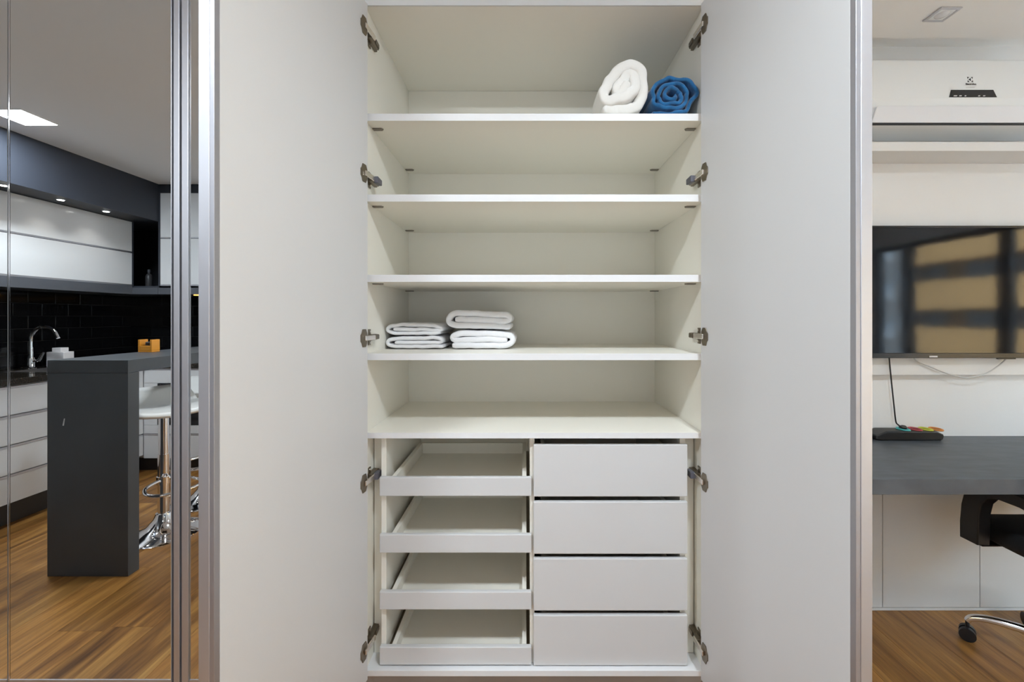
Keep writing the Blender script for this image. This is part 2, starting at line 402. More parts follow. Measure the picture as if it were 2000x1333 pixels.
# ------------------------------------------------------------------ mirrored wardrobe beside it
mw = thing('mirror_wardrobe', 'closed wardrobe with full-height mirror doors in aluminium profiles beside the open one', 'wardrobe', (-1.6, 1.68, 0))
XM0 = -2.705
bx('carcass', 'laminate_white', mw, XM0, XA-0.0125, 1.398, BY+0.01, ZBB, ZT+0.02)
bx('fascia', 'laminate_white', mw, XM0, XA-0.0125, FY-0.006, FY+0.012, ZT+0.0205, ZC-0.002)
bx('plinth', 'plinth_grey', mw, XM0, XA-0.0125, FY+0.045, BY+0.01, 0.0, ZBB-0.0005)
edges = [-0.523, -1.068, -1.612, -2.157, -2.702]
ZM0 = wz(1328, DM); 
for i in range(4):
    x1, x0 = edges[i]-0.0018, edges[i+1]+0.0018
    d = bx('door', 'laminate_white', mw, x0, x1, DM+0.0045, 1.3975, ZM0-0.008, ZD1, 0.0005)
    right_profile = (i % 2 == 1)      # profile handles sit on the meeting stiles
    pwid = 0.030 if right_profile else 0.021
    a, c = (x0, x1-pwid) if right_profile else (x0+pwid, x1)
    g0, g1 = (x1-pwid, x1) if right_profile else (x0, x0+pwid)
    if right_profile:
        q = B().box(g0, g0+0.003, DM-0.006, DM+0.0043, ZM0-0.008, ZD1).box(g0+0.012, g1, DM-0.010, DM+0.0043, ZM0-0.008, ZD1)
        q.build('edge_profile', 'aluminium', d, 0.0015)
        bx('finger_groove', 'groove', d, g0+0.0031, g0+0.0119, DM+0.001, DM+0.0043, ZM0-0.008, ZD1, 0)
    else:
        bx('edge_profile', 'aluminium', d, g0, g1, DM-0.006, DM+0.0043, ZM0-0.008, ZD1, 0.0015)
    if right_profile: bx('edge_trim', 'chrome', d, x0, x0+0.0040, DM-0.0008, DM+0.0043, ZM0-0.008, ZD1, 0.0005); a += 0.0042
    bx('mirror', 'mirror_glass', d, a+0.0004, c-0.0004, DM, DM+0.0042, ZM0, ZD1, 0.0004)
    bx('bottom_rail', 'aluminium', d, a, c, DM-0.002, DM+0.0043, ZM0-0.008, ZM0-0.0003, 0)

# ------------------------------------------------------------------ linen
def ribbon(path, th, yf, yb, ny=5, wob=0.004, seed=0.0, sub=1, taper=None):
    """a thick strip of cloth following a 2D path (x, z), running back from yf to yb, with rounded hems"""
    P = [Vector((p[0], 0, p[1])) for p in path]
    # resample with Catmull-Rom
    Q = []
    for i in range(len(P)-1):
        p0, p1, p2, p3 = P[max(i-1, 0)], P[i], P[i+1], P[min(i+2, len(P)-1)]
        n = max(2, int((p2-p1).length/0.009))
        for k in range(n):
            t = k/n
            Q.append(0.5*((2*p1)+(-p0+p2)*t+(2*p0-5*p1+4*p2-p3)*t*t+(-p0+3*p1-3*p2+p3)*t**3))
    Q.append(P[-1])
    b = B(); rings = []
    h_ = th/2
    prof = [(-h_, 0.012), (-h_*0.85, 0.004), (-h_*0.45, 0.0005), (h_*0.45, 0.0), (h_*0.85, 0.004), (h_, 0.012)]
    L = yb-yf
    for k in range(1, ny): prof.append((h_, L*k/ny))
    prof += [(h_, L-0.008), (h_*0.5, L), (-h_*0.5, L), (-h_, L-0.008)]
    for k in range(ny-1, 0, -1): prof.append((-h_, L*k/ny))
    for i, p in enumerate(Q):
        t = (Q[min(i+1, len(Q)-1)]-Q[max(i-1, 0)]).normalized(); nrm = Vector((-t.z, 0, t.x))
        e = min(i, len(Q)-1-i); f = min(1.0, 0.45+0.3*e)
        fr = wob*1.6*mnoise.noise(Vector((i*0.09+seed, 3.1, seed)))
        ring = []
        for o_, y in prof:
            wv = wob*mnoise.noise(Vector((p.x*38+seed, y*9, p.z*38+seed*2)))
            q = p+nrm*(o_*f+wv); q.y = yf+y+fr*(1-y/L)
            q.x += wob*0.8*mnoise.noise(Vector((y*7, seed, 1.0)))*(y/L)
            ring.append(b.bm.verts.new(q))
        rings.append(ring)
    n = len(prof)
    for i in range(len(rings)-1):
        for k in range(n): b.bm.faces.new((rings[i][k], rings[i][(k+1) % n], rings[i+1][(k+1) % n], rings[i+1][k]))
    b.bm.faces.new(rings[0][::-1]); b.bm.faces.new(rings[-1])
    return b
def stretch(o, kx, kz):
    xs = [v.co.x for v in o.data.vertices]; cx_ = (min(xs)+max(xs))/2; z0 = min(v.co.z for v in o.data.vertices)
    for v in o.data.vertices: v.co.x = cx_+(v.co.x-cx_)*kx; v.co.z = z0+(v.co.z-z0)*kz
def drop(o, z):
    lo = min((v.co.z for v in o.data.vertices)); dz = z-lo
    for v in o.data.vertices: v.co.z += dz

YW = 1.432
def cw(c): return (wx(1100+c[0]/6.667, YW), wz(80+c[1]/6.667, YW))
pth = [(520,905),(620,880),(760,885),(900,878),(1005,820),(1070,700),(1088,560),(1055,430),(985,345),(895,310),(790,350),(690,445),(610,560),(550,680),(545,765),(630,790),(740,765),(860,735),(940,650),(965,545),(935,455),(875,440),(815,520),(750,600),(725,665),(790,670),(850,610),(868,540)]
o = ribbon([cw(c) for c in pth], 0.037, YW, 1.86, 6, 0.010, 2.3).build('rolled_blanket', 'duvet_white', None, sub=1)
stretch(o, 0.985, 1.05)
for v in o.data.vertices: v.co.x -= 0.005
drop(o, SH[0][1]+0.0003); tag(o, 'thick off-white duvet rolled up on the top shelf', 'blanket')
pts = []
N_ = 92; turns = 3.35
for i in range(N_):
    t = i/(N_-1); a = R(-118)+2*math.pi*turns*t
    rr = (1-t)**0.92*0.90+0.10
    rr *= 1+0.16*mnoise.noise(Vector((math.cos(a)*2.2, math.sin(a)*2.2, t*5)))+0.07*math.sin(3*a+1.0+4*t)*(0.3+0.7*t)+0.035*math.sin(7*a+9*t)
    x = 1438+330*rr*math.cos(a); z = 668-245*rr*math.sin(a)
    z = min(z, 893-(1-rr)*150)
    pts.append((x, z))
pts = [(1165, 890), (1215, 896)]+pts[2:]
YBL = 1.440
o = ribbon([(wx(1100+c[0]/6.667, YBL), wz(80+c[1]/6.667, YBL)) for c in pts], 0.0150, YBL, 1.84, 6, 0.007, 7.7).build('rolled_blanket', 'fleece_blue', None, sub=1)
stretch(o, 0.955, 1.05)
hi = max(v.co.x for v in o.data.vertices)
for v in o.data.vertices: v.co.x += min(0.0, XB-0.0015-hi)
drop(o, SH[0][1]+0.0003); tag(o, 'blue fleece blanket rolled up beside the white duvet', 'blanket')

YT = 1.600
def ct(c): return (wx(740+c[0]/7.143, YT), wz(600+c[1]/7.143, YT))
def towel(pth, th, label, seed, yf, base, yb=1.90):
    o = ribbon([ct(c) for c in pth], th, yf, yb, 5, 0.0034, seed).build('folded_towel', 'towel_white', None, sub=1)
    drop(o, base)
    tag(o, label, 'towel', 'folded white towels on the shelf')
    return o
zs = SH[3][1]+0.0003
def top_of(o):
    zz = sorted(v.co.z for v in o.data.vertices); return zz[int(len(zz)*0.985)]
px2m = YT/F/7.143
TA = towel([(905,572),(600,566),(190,560),(115,525),(130,480),(230,458),(500,452),(790,446),(862,478),(838,512),(620,511),(205,512)], 57*px2m, 'folded white towel at the bottom of the small left stack', 1.0, YT, zs)
towel([(860,402),(520,404),(200,402),(112,366),(135,318),(240,292),(480,290),(770,302),(868,335),(842,366),(600,350),(185,348)], 57*px2m, 'folded white towel on top of the small left stack', 4.4, YT+0.002, top_of(TA)+0.0004)
TB = towel([(1010,556),(1400,556),(1780,552),(1868,500),(1850,430),(1720,405),(1400,392),(1120,392),(1022,432),(1040,482),(1150,486),(1400,472),(1800,480)], 89*px2m, 'folded white towel at the bottom of the taller right stack', 9.1, YT-0.003, zs)
towel([(1850,352),(1400,336),(1060,332),(968,285),(985,210),(1090,160),(1300,168),(1600,188),(1780,194),(1828,240),(1760,272),(1400,260),(1050,248)], 91*px2m, 'folded white towel on top of the taller right stack', 13.0, YT, top_of(TB)+0.0004)

# ------------------------------------------------------------------ desk corner
XD0, XD1 = XB+0.0125, 2.95
YDF = 1.456
ZDT = wz(937, YDF); ZDB = wz(967, YDF)
tag(bx('desk', 'desk_grey', None, XD0, XD1, YDF, YB-0.0005, ZDB, ZDT, 0.0015), 'dark blue-grey slab desk fixed along the wall', 'desk')
up = thing('wall_panelling', 'white panelled backing under the desk with thin joints', 'panelling', (1.8, 1.96, 0))
seams = [XD0, wx(1724, 1.955), wx(1914, 1.955), 2.455, XD1]
for i in range(4): bx('panel', 'laminate_white', up, seams[i]+0.0015, seams[i+1]-0.0015, 1.955, 1.972, wz(1187, 1.955), ZDB-0.0008, 0.001)
bx('backing', 'groove', up, XD0, XD1, 1.9725, YB-0.0005, 0.001, ZDB-0.0008, 0)
bx('kick_board', 'laminate_white', up, XD0, XD1, 1.957, 1.972, 0.001, wz(1187, 1.955)-0.004, 0.001)
tp = tag(bx('wall_panel', 'panel_white', None, XD0, XD1, 1.955, YB-0.0005, wz(733, 1.955), wz(295, 1.81)-0.0005, 0.001), 'white wall panel behind the television', 'panel')
ns = tag(bx('wall_shelf', 'panel_white', None, XD0, XD1, 1.81, YB-0.0005, wz(295, 1.81), wz(277, 1.81), 0.001), 'long white shelf below the air conditioner', 'shelf')

# television
TY = 1.91
tv = thing('television', 'flat black television mounted on the white wall panel', 'television', (1.885, 1.95, wz(700, TY)))
tx0, tx1, tz0, tz1 = 1.375, 2.395, wz(700, TY), wz(441, TY)
bx('tv_body', 'tv_black', tv, tx0+0.02, tx1-0.02, TY+0.012, 1.9545, tz0+0.02, tz1-0.02, 0.004)
q = B().box(tx0, tx1, TY, TY+0.0118, tz1-0.009, tz1).box(tx0, tx1, TY, TY+0.0118, tz0, tz0+0.022)
q.box(tx0, tx0+0.009, TY, TY+0.0118, tz0+0.022, tz1-0.009).box(tx1-0.009, tx1, TY, TY+0.0118, tz0+0.022, tz1-0.009)
q.build('bezel', 'tv_black', tv, 0.0015)
bx('screen', 'tv_screen', tv, tx0+0.0092, tx1-0.0092, TY+0.003, TY+0.0116, tz0+0.0222, tz1-0.0092, 0)
bx('nameplate', 'ink_light', tv, wx(1815, TY), wx(1831, TY), TY-0.0008, TY-0.0001, wz(698.5, TY), wz(695.5, TY), 0)
bx('sensor_bump', 'tv_black', tv, wx(1950, TY), wx(1985, TY), TY+0.001, TY+0.01, tz0-0.005, tz0-0.0001, 0.001)

# power strip
PY = 1.910
ps = thing('power_strip', 'black power strip with four coloured socket rings on the desk', 'power strip', (1.69, PY+0.03, ZDT))
x0, x1 = wx(1712, PY), wx(1845, PY)
ph = 0.040
poly = [(0.0, 0.006), (0.0, 0.022), (0.045, ph), (x1-x0-0.03, ph), (x1-x0-0.004, ph-0.012), (x1-x0, 0.020), (x1-x0-0.004, 0.005), (x1-x0-0.014, 0.0), (0.02, 0.0)]
B().prism(poly, lambda u, v, t: (x0+u, t, ZDT+0.0003+v), PY, PY+0.072).build('strip_body', 'black_plastic', ps, 0.005, True, seg=3)
for px, mm in ((1764, 'ring_teal'), (1787, 'ring_red'), (1808, 'ring_yellow'), (1828, 'ring_orange')):
    cx = wx(px, PY+0.036)
    ring = [(cx+0.0175*math.cos(2*math.pi*k/28), PY+0.036+0.0270*math.sin(2*math.pi*k/28), ZDT+ph+0.0020) for k in range(29)]
    B().tube(ring, 0.0042, 8, False).build('socket_ring', mm, ps, smooth=True)
    B().lathe([(0.0150, 0.0004), (0.0150, 0.0014)], (0, 0, 0), 20, Matrix.Translation((cx, PY+0.036, ZDT+ph)) @ Matrix.Diagonal((1, 1.5, 1, 1))).build('socket', 'niche_black', ps)
B().tube([(x0+0.006, PY+0.030, ZDT+0.012), (x0-0.02, PY+0.036, ZDT+0.010), (x0-0.08, PY+0.03, ZDT+0.006), (x0-0.25, PY+0.03, ZDT+0.006), (x0-0.45, PY+0.04, ZDT+0.006)], [0.007, 0.006, 0.0045, 0.0045, 0.0045], 8).build('supply_cord', 'black_plastic', ps, smooth=True)

def spline(P, n=8):
    P = [Vector(p) for p in P]; Q = []
    for i in range(len(P)-1):
        p0, p1, p2, p3 = P[max(i-1, 0)], P[i], P[i+1], P[min(i+2, len(P)-1)]
        for k in range(n):
            t = k/n; Q.append(0.5*((2*p1)+(-p0+p2)*t+(2*p0-5*p1+4*p2-p3)*t*t+(-p0+3*p1-3*p2+p3)*t**3))
    return Q+[P[-1]]
cx = wx(1764, PY+0.036)
YC = 1.945
pts = spline([(wx(1736, YC), YC, tz0+0.03), (wx(1737, YC), YC, tz0-0.01), (wx(1741, YC), YC, wz(745, YC)), (wx(1745, YC), YC-0.002, wz(790, YC)), (wx(1748, YC), YC-0.004, wz(822, YC)), (wx(1754, 1.948), 1.950, ZDT+ph+0.022), (cx-0.016, PY+0.029, ZDT+ph+0.014)])
pc = B().tube(pts, 0.0028, 8).build('power_cord', 'black_plastic', tv, smooth=True)
B().tube([(cx-0.02, PY+0.029, ZDT+ph+0.014), (cx-0.004, PY+0.036, ZDT+ph+0.009), (cx+0.010, PY+0.036, ZDT+ph+0.009)], [0.005, 0.011, 0.0085], 10).build('plug', 'black_plastic', pc, smooth=True)
pts = spline([(wx(1780, 1.94), 1.945, tz0+0.03), (wx(1790, 1.94), 1.943, tz0-0.012), (wx(1815, 1.94), 1.940, wz(716, 1.94)), (wx(1852, 1.94), 1.938, wz(731, 1.94)), (wx(1888, 1.94), 1.938, wz(738, 1.94)), (wx(1922, 1.94), 1.938, wz(731, 1.94)), (wx(1950, 1.94), 1.940, wz(715, 1.94)), (wx(1968, 1.94), 1.943, tz0-0.002), (wx(1980, 1.94), 1.946, tz0+0.03)])
tag(B().tube(pts, 0.0028, 8).build('signal_cable', 'cable_white', tv, smooth=True), 'pale cable sagging in a loop')

# air conditioner
AX0, AX1 = wx(1697, 1.80), 2*wx(1898, 1.80)-wx(1697, 1.80)
ac = thing('air_conditioner', 'white split air conditioner on the wall above the shelf', 'air conditioner', (1.83, 1.9, wz(243, 1.80)))
zt = wz(115, 1.815); zm = wz(191, 1.797); zl = wz(243, 1.80)
prof = [(YB-0.0005, zt+0.004), (1.835, zt+0.004), (1.818, zt-0.004), (1.812, zt-0.02), (1.799, zm), (1.7985, zm-0.004), (1.806, zm-0.03), (1.812, zl+0.006), (1.812, zl+0.003), (1.835, zl-0.003), (YB-0.03, zl-0.006), (YB-0.0005, zl+0.02)]
B().prism(prof, lambda u, v, t: (t, u, v), AX0, AX1).build('casing', 'ac_white', ac, 0.004, True)
fp = [(0.012, 0.0), (0.030, 1.0), (0.97-0.14, 1.0)]
fz1, fz0 = wz(208, 1.80), wz(240, 1.80)
wA = AX1-AX0
flp = [(AX0+0.010, fz0), (AX1-0.010, fz0), (AX1-0.030, fz1-0.003), (AX1-0.036, fz1), (AX0+0.036, fz1), (AX0+0.030, fz1-0.003)]
def flapfn(u, v, t):
    k = (v-fz0)/(fz1-fz0)
    return (u, 1.794+0.004*(1-k)-t, v)
B().prism(flp, flapfn, 0.0, -0.0095).build('flap', 'ac_flap', ac, 0.002, True)
bx('outlet_gap', 'ac_line', ac, AX0+0.006, AX1-0.006, 1.7985, 1.8115, zl+0.0005, zl+0.0055, 0)
k0, k1 = wx(1853, 1.80), wx(1946, 1.80); zd1, zd0 = wz(175.5, 1.80), wz(190, 1.798)
ACS = (1.812-1.799)/(zt-0.02-zm)
def dispfn(u, v, t): return (u, 1.7988+(v-zm)*ACS-t, v)
B().prism([(k0, zd0), (k1, zd0), (k1-0.012, zd1), (k0+0.010, zd1)], dispfn, 0.0015, -0.001).build('display', 'display_black', ac, 0)
for a, c in ((1862.5, 1870), (1873.5, 1879), (1884, 1888), (1910.5, 1915), (1920, 1925)):
    B().prism([(wx(a, 1.797), zd0+0.0035), (wx(c-1, 1.797), zd0+0.0035), (wx(c, 1.797), zd0+0.0075), (wx(a+1, 1.797), zd0+0.0075)], dispfn, 0.0023, 0.0017).build('display_mark', 'ink_light', ac)
# emblem: a square broken by a round swirl with an arrow
ex, ez, er = wx(1897.5, 1.80), wz(154, 1.80), 0.0115
q = B()
def corner(a0):
    arc = [(er*0.86*math.cos(a0+R(12)+i*R(66)/6), er*0.86*math.sin(a0+R(12)+i*R(66)/6)) for i in range(7)]
    cxx, czz = er*(1 if math.cos(a0+R(45)) > 0 else -1), er*(1 if math.sin(a0+R(45)) > 0 else -1)
    poly = arc+[(cxx, czz)]
    q.prism(poly, lambda u, v, t: dispfn(ex+u, ez+v, t), 0.0004, -0.0004)
for kk in range(4): corner(R(90*kk))
q.prism([(-er*0.62, 0.0), (er*0.30, er*0.60), (er*0.18, 0.0), (er*0.30, -er*0.60)], lambda u, v, t: dispfn(ex+u, ez+v, t), 0.0004, -0.0004)
q.build('emblem', 'ink', ac)
def text(body, size, loc, rot, m, parent, name):
    cu = bpy.data.curves.new('t', 'FONT'); cu.body = body; cu.size = size; cu.align_x = 'CENTER'; cu.align_y = 'CENTER'; cu.extrude = 0.0002; cu.offset = 0.0004*size/0.016
    to = bpy.data.objects.new('t', cu); C.objects.link(to)
    dg = bpy.context.evaluated_depsgraph_get()
    me = bpy.data.meshes.new_from_object(to.evaluated_get(dg)); bpy.data.objects.remove(to)
    me.transform(Matrix.Translation(loc) @ rot.to_4x4()); me.materials.clear(); me.materials.append(MATS[m])
    o_ = bpy.data.objects.new(name, me); C.objects.link(o_); attach(o_, parent); return o_
from mathutils import Euler
tz = wz(163.5, 1.80)
text('Electrolux', 0.0106, Vector(dispfn(wx(1898, 1.80), tz, 0.0006)), Euler((R(90)-math.atan(ACS), 0, 0)).to_matrix(), 'ink', ac, 'brand_lettering')
B().prism([(wx(1888, 1.80), wz(170.7, 1.80)), (wx(1905, 1.80), wz(170.7, 1.80)), (wx(1905, 1.80), wz(169.7, 1.80)), (wx(1888, 1.80), wz(169.7, 1.80))], dispfn, 0.0006, -0.0004).build('faint_mark', 'ink_light', ac)

# office chair tucked under the desk
oc = thing('office_chair', 'black office chair with armrests and chrome star base under the desk', 'chair', (2.020, 1.585, 0.0005), local=True)
def seatfn(sx, sy, z):
    return Vector((sx, sy, z))
q = B()
sec = [(-0.235, 0.440), (-0.245, 0.470), (-0.240, 0.505), (-0.215, 0.520), (0.0, 0.512), (0.215, 0.520), (0.240, 0.505), (0.245, 0.470), (0.235, 0.440), (0.16, 0.415), (0.0, 0.410), (-0.16, 0.415)]
rows = [(-0.235, 0.80, 0.0), (-0.20, 0.97, 0.0), (0.0, 1.0, 0.0), (0.16, 0.98, 0.002), (0.225, 0.90, -0.002), (0.25, 0.70, -0.012)]
rg = []
for y, k, dz in rows: rg.append([q.bm.verts.new((u*k, y, 0.468+(v-0.468)*(k if k > 0.9 else k*0.75)+dz)) for u, v in sec])
for i in range(len(rg)-1):
    for k in range(len(sec)): q.bm.faces.new((rg[i][k], rg[i][(k+1) % len(sec)], rg[i+1][(k+1) % len(sec)], rg[i+1][k]))
q.bm.faces.new(rg[0]); q.bm.faces.new(rg[-1][::-1])
q.build('seat', 'black_fabric', oc, sub=2)
for sx in (-1, 1):
    outer = [(.160,.436),(.160,.50),(.154,.57),(.140,.63),(.105,.668),(.05,.682),(-.05,.682),(-.14,.668),(-.215,.625),(-.238,.54),(-.235,.436)]
    inner = [(.090,.436),(.088,.50),(.086,.555),(.076,.600),(.054,.628),(.02,.640),(-.05,.640),(-.12,.626),(-.172,.585),(-.188,.52),(-.188,.436)]
    q = B(); cols = []
    for (a, c), (e_, f_) in zip(outer, inner):
        cols.append([q.bm.verts.new((sx*xx, yy, zz)) for xx, yy, zz in ((0.296, a, c), (0.296, e_, f_), (0.248, e_, f_), (0.248, a, c))])
    for i in range(len(cols)-1):
        for k in range(4): q.bm.faces.new((cols[i][k], cols[i][(k+1) % 4], cols[i+1][(k+1) % 4], cols[i+1][k]))
    q.bm.faces.new(cols[0]); q.bm.faces.new(cols[-1][::-1])
    q.box(*sorted((sx*0.17, sx*0.272)), 0.095, 0.155, 0.428, 0.4355).box(*sorted((sx*0.17, sx*0.272)), -0.23, -0.19, 0.428, 0.4355)
    q.build('armrest', 'black_plastic', oc, 0.009, True, seg=3)
q = B().grid(10, 10, lambda u, v: Vector(((u-0.5)*0.46*(1-0.25*(v-0.4)**2), -0.255-0.06*v+0.05*(2*u-1)**2, 0.58+0.46*v)))
q.build('backrest', 'black_fabric', oc, solid=0.03, smooth=True)
B().tube(spline([(0, -0.10, 0.41), (0, -0.24, 0.42), (0, -0.315, 0.52), (0, -0.33, 0.72)]), 0.02, 10).build('back_bracket', 'black_plastic', oc, smooth=True)
B().box(-0.1, 0.1, -0.12, 0.10, 0.388, 0.412).build('mechanism', 'black_plastic', oc, 0.005)
B().tube([(0, 0, 0.10), (0, 0, 0.25)], 0.026, 16).tube([(0, 0, 0.25), (0, 0, 0.388)], 0.016, 16).build('gas_column', 'black_plastic', oc, smooth=True)
bs = B().lathe([(0.035, 0.085), (0.042, 0.09), (0.042, 0.125), (0.030, 0.135)], (0, 0, 0), 24).build('base_hub', 'chrome', oc, smooth=True)
for k in range(5):
    a = R(138+72*k); d = Vector((math.cos(a), math.sin(a), 0))
    p = spline([d*0.03+Vector((0, 0, 0.112)), d*0.13+Vector((0, 0, 0.112)), d*0.23+Vector((0, 0, 0.108)), d*0.285+Vector((0, 0, 0.093)), d*0.300+Vector((0, 0, 0.074))], 5)
    B().tube(p, [0.018-0.007*i/(len(p)-1) for i in range(len(p))], 10).build('base_leg', 'chrome', oc, smooth=True)
    e = d*0.300; t = Vector((0.70, 0.714, 0)) if k == 0 else Vector((-d.y, d.x, 0))
    q = B()
    for s_ in (-1, 1):
        c0 = e+t*s_*0.006+Vector((0, 0, 0.026)); q.tube([c0, c0+t*s_*0.018], 0.026, 18)
    q.tube([e+Vector((0, 0, 0.03)), e+Vector((0, 0, 0.076))], 0.007, 8)
    q.build('caster', 'black_plastic', oc, smooth=True)

# ------------------------------------------------------------------ ceiling lamps
def downlight(x, y, label):
    d = thing('ceiling_spotlight', label, 'downlight', (x, y, ZC-0.006), local=True)
    hh = 0.040
    q = B().box(-hh, hh, -hh, -hh+0.010, 0, 0.0055).box(-hh, hh, hh-0.010, hh, 0, 0.0055).box(-hh, -hh+0.010, -hh+0.010, hh-0.010, 0, 0.0055).box(hh-0.010, hh, -hh+0.010, hh-0.010, 0, 0.0055)
    q.build('trim_frame', 'aluminium', d, 0.001)
    B().box(-hh+0.0102, hh-0.0102, -hh+0.0102, hh-0.0102, 0.002, 0.0055).build('plate', 'ac_white', d)
    B().lathe([(0.004, -0.006), (0.016, -0.004), (0.023, 0.0), (0.024, 0.0018)], (0, 0, 0), 24).build('lens', 'lens_clear', d, smooth=True)
    return d
downlight(wx(1840, 1.70), 1.70, 'small square recessed ceiling spotlight above the desk')

def panel_lamp(x, y, label, power):
    d = thing('ceiling_panel_light', label, 'ceiling light', (x, y, ZC-0.004), 'square panel lights in the ceiling', local=True)
    hh = 0.105
    q = B().box(-hh, hh, -hh, -hh+0.006, 0, 0.0038).box(-hh, hh, hh-0.006, hh, 0, 0.0038).box(-hh, -hh+0.006, -hh+0.006, hh-0.006, 0, 0.0038).box(hh-0.006, hh, -hh+0.006, hh-0.006, 0, 0.0038)
    q.build('frame', 'ac_white', d)
    B().box(-hh+0.0062, hh-0.0062, -hh+0.0062, hh-0.0062, 0.0012, 0.0036).build('diffuser', 'lamp_glow', d)
    ld = bpy.data.lights.new('panel_lamp', 'AREA'); ld.shape = 'SQUARE'; ld.size = 0.19; ld.energy = power; ld.color = (0.82, 0.92, 1.0)
    lo = bpy.data.objects.new('panel_lamp', ld); C.objects.link(lo); lo.parent = d; lo.location = (0, 0, -0.002)
LY = my((1.1725*F/(VY-213)+1.1725*F/(VY-244))/2)
panel_lamp(-2.935, LY, 'lit square ceiling panel light over the kitchen, seen in the mirror', LAMP_POWER)
panel_lamp(-0.98, LY, 'lit square ceiling panel light in front of the left wardrobe door', LAMP_POWER)
panel_lamp(0.55, LY, 'lit square ceiling panel light in front of the right wardrobe door', LAMP_POWER)

# ------------------------------------------------------------------ kitchen (stands behind and left of the lens, seen in the mirror)
ZW = H-0.385                          # worktop height
KX = -3.20                            # fronts of the left run
KY = my(3.70)                         # fronts of the run along the far wall
zrow = [H-0.4265, H-0.61, H-0.795, H-0.978, H-1.16]
def drawer_unit(name, label, y0, y1):
    u = thing(name, label, 'cabinet', ((XL+KX)/2, (y0+y1)/2, 0), 'white drawer cabinets under the kitchen worktop')
    bx('body', 'kitchen_white', u, XL+0.0005, KX-0.019, y0+0.001, y1-0.001, zrow[4], zrow[0])
    bx('kick_board', 'kick_dark', u, XL+0.0005, KX-0.06, y0+0.001, y1-0.001, 0.0005, zrow[4]-0.0005)
    for i in range(4):
        d = bx('drawer', 'kitchen_white', u, KX-0.0185, KX, y0+0.002, y1-0.002, zrow[i+1]+0.001, zrow[i]-0.020, 0.001)
        bx('handle', 'aluminium', d, KX-0.0185, KX+0.001, y0+0.002, y1-0.002, zrow[i]-0.0195, zrow[i]-0.006, 0.001)
ys = [1.30, 0.50, -0.30, KY+0.001]
for i, lb in enumerate(('white drawer cabinet at the near end of the kitchen run', 'white drawer cabinet in the middle of the kitchen run', 'white drawer cabinet by the sink at the corner end')):
    drawer_unit('drawer_cabinet', lb, ys[i+1], ys[i])
# worktop: L-shaped black granite
XK1 = -1.60
wt = B()
wt.prism([(XL+0.0005, 1.30), (KX+0.015, 1.30), (KX+0.015, KY+0.015), (XK1, KY+0.015), (XK1, YR+0.0005), (XL+0.0005, YR+0.0005)], lambda u, v, t: (u, v, t), ZW-0.04, ZW)
tag(wt.build('worktop', 'granite_black', None, 0.002), 'black granite worktop turning the corner of the kitchen', 'worktop')
# far run: white cabinets round a black built-in oven
fc = thing('oven_cabinet', 'white base cabinet housing the oven along the far kitchen wall', 'cabinet', (-2.4, (YR+KY)/2, 0))
ox0, ox1 = wx(308, 3.70), wx(308, 3.70)+0.60
bx('body', 'kitchen_white', fc, KX-0.55, XK1, YR+0.0005, KY-0.019, H-1.187, ZW-0.0405)
bx('kick_board', 'kick_dark', fc, KX-0.55, XK1, YR+0.0005, KY-0.06, 0.0005, H-1.188)
zo1, zo0 = H-0.556, H-0.905
bx('top_front', 'kitchen_white', fc, KX+0.002, XK1, KY-0.0185, KY, zo1+0.002, ZW-0.062, 0.001)
bx('handle', 'aluminium', fc, KX+0.002, XK1, KY-0.0185, KY+0.001, ZW-0.0615, ZW-0.046, 0.001)
bx('side_front', 'kitchen_white', fc, KX+0.002, ox0-0.002, KY-0.0185, KY, zo0-0.002, zo1, 0.001)
bx('side_front', 'kitchen_white', fc, ox1+0.002, XK1, KY-0.0185, KY, zo0-0.002, zo1, 0.001)
bx('lower_strip', 'kitchen_white', fc, KX+0.002, XK1, KY-0.0185, KY, H-0.977, zo0-0.004, 0.001)
d = bx('drawer', 'kitchen_white', fc, KX+0.002, XK1, KY-0.0185, KY, H-1.186, H-0.996, 0.001)
bx('handle', 'aluminium', d, KX+0.002, XK1, KY-0.0185, KY+0.001, H-0.995, H-0.979, 0.001)
ov = thing('oven', 'black glass built-in oven behind the bar stools', 'oven', ((ox0+ox1)/2, KY, zo0))
bx('door', 'oven_black', ov, ox0, ox1, KY-0.0185, KY+0.004, zo0, zo1-0.07, 0.002)
bx('control_panel', 'oven_black', ov, ox0, ox1, KY-0.0185, KY+0.004, zo1-0.068, zo1-0.001, 0.002)
B().tube([(ox0+0.06, KY+0.03, zo1-0.10), (ox1-0.06, KY+0.03, zo1-0.10)], 0.007, 10).tube([(ox0+0.08, KY+0.004, zo1-0.10), (ox0+0.08, KY+0.03, zo1-0.10)], 0.005, 8).tube([(ox1-0.08, KY+0.004, zo1-0.10), (ox1-0.08, KY+0.03, zo1-0.10)], 0.005, 8).build('handle', 'kick_dark', ov, smooth=True)

# tiles: black glazed, running bond, a child of each wall
ZT0, ZT1 = ZW+0.001, H+0.262
tw, th_ = 0.20, 0.0985
tmL = B().box(0.0005, 0.008, -tw/2+0.0012, tw/2-0.0012, 0.0012, th_-0.0012)
bmesh.ops.bevel(tmL.bm, geom=[e for e in tmL.bm.edges if all(v.co.x > 0.007 for v in e.verts)], offset=0.002, segments=1, affect='EDGES')
tmL = tmL.mesh('tile', 'tile_black')
tmF = B().box(-tw/2+0.0012, tw/2-0.0012, 0.0005, 0.008, 0.0012, th_-0.0012)
bmesh.ops.bevel(tmF.bm, geom=[e for e in tmF.bm.edges if all(v.co.y > 0.007 for v in e.verts)], offset=0.002, segments=1, affect='EDGES')
tmF = tmF.mesh('tile', 'tile_black')
nrow = int(math.ceil((ZT1-ZT0)/th_))
bx('grout_bed', 'grout', wl, XL+0.0001, XL+0.004, YR+0.0002, 1.30, ZT0, ZT1, 0)
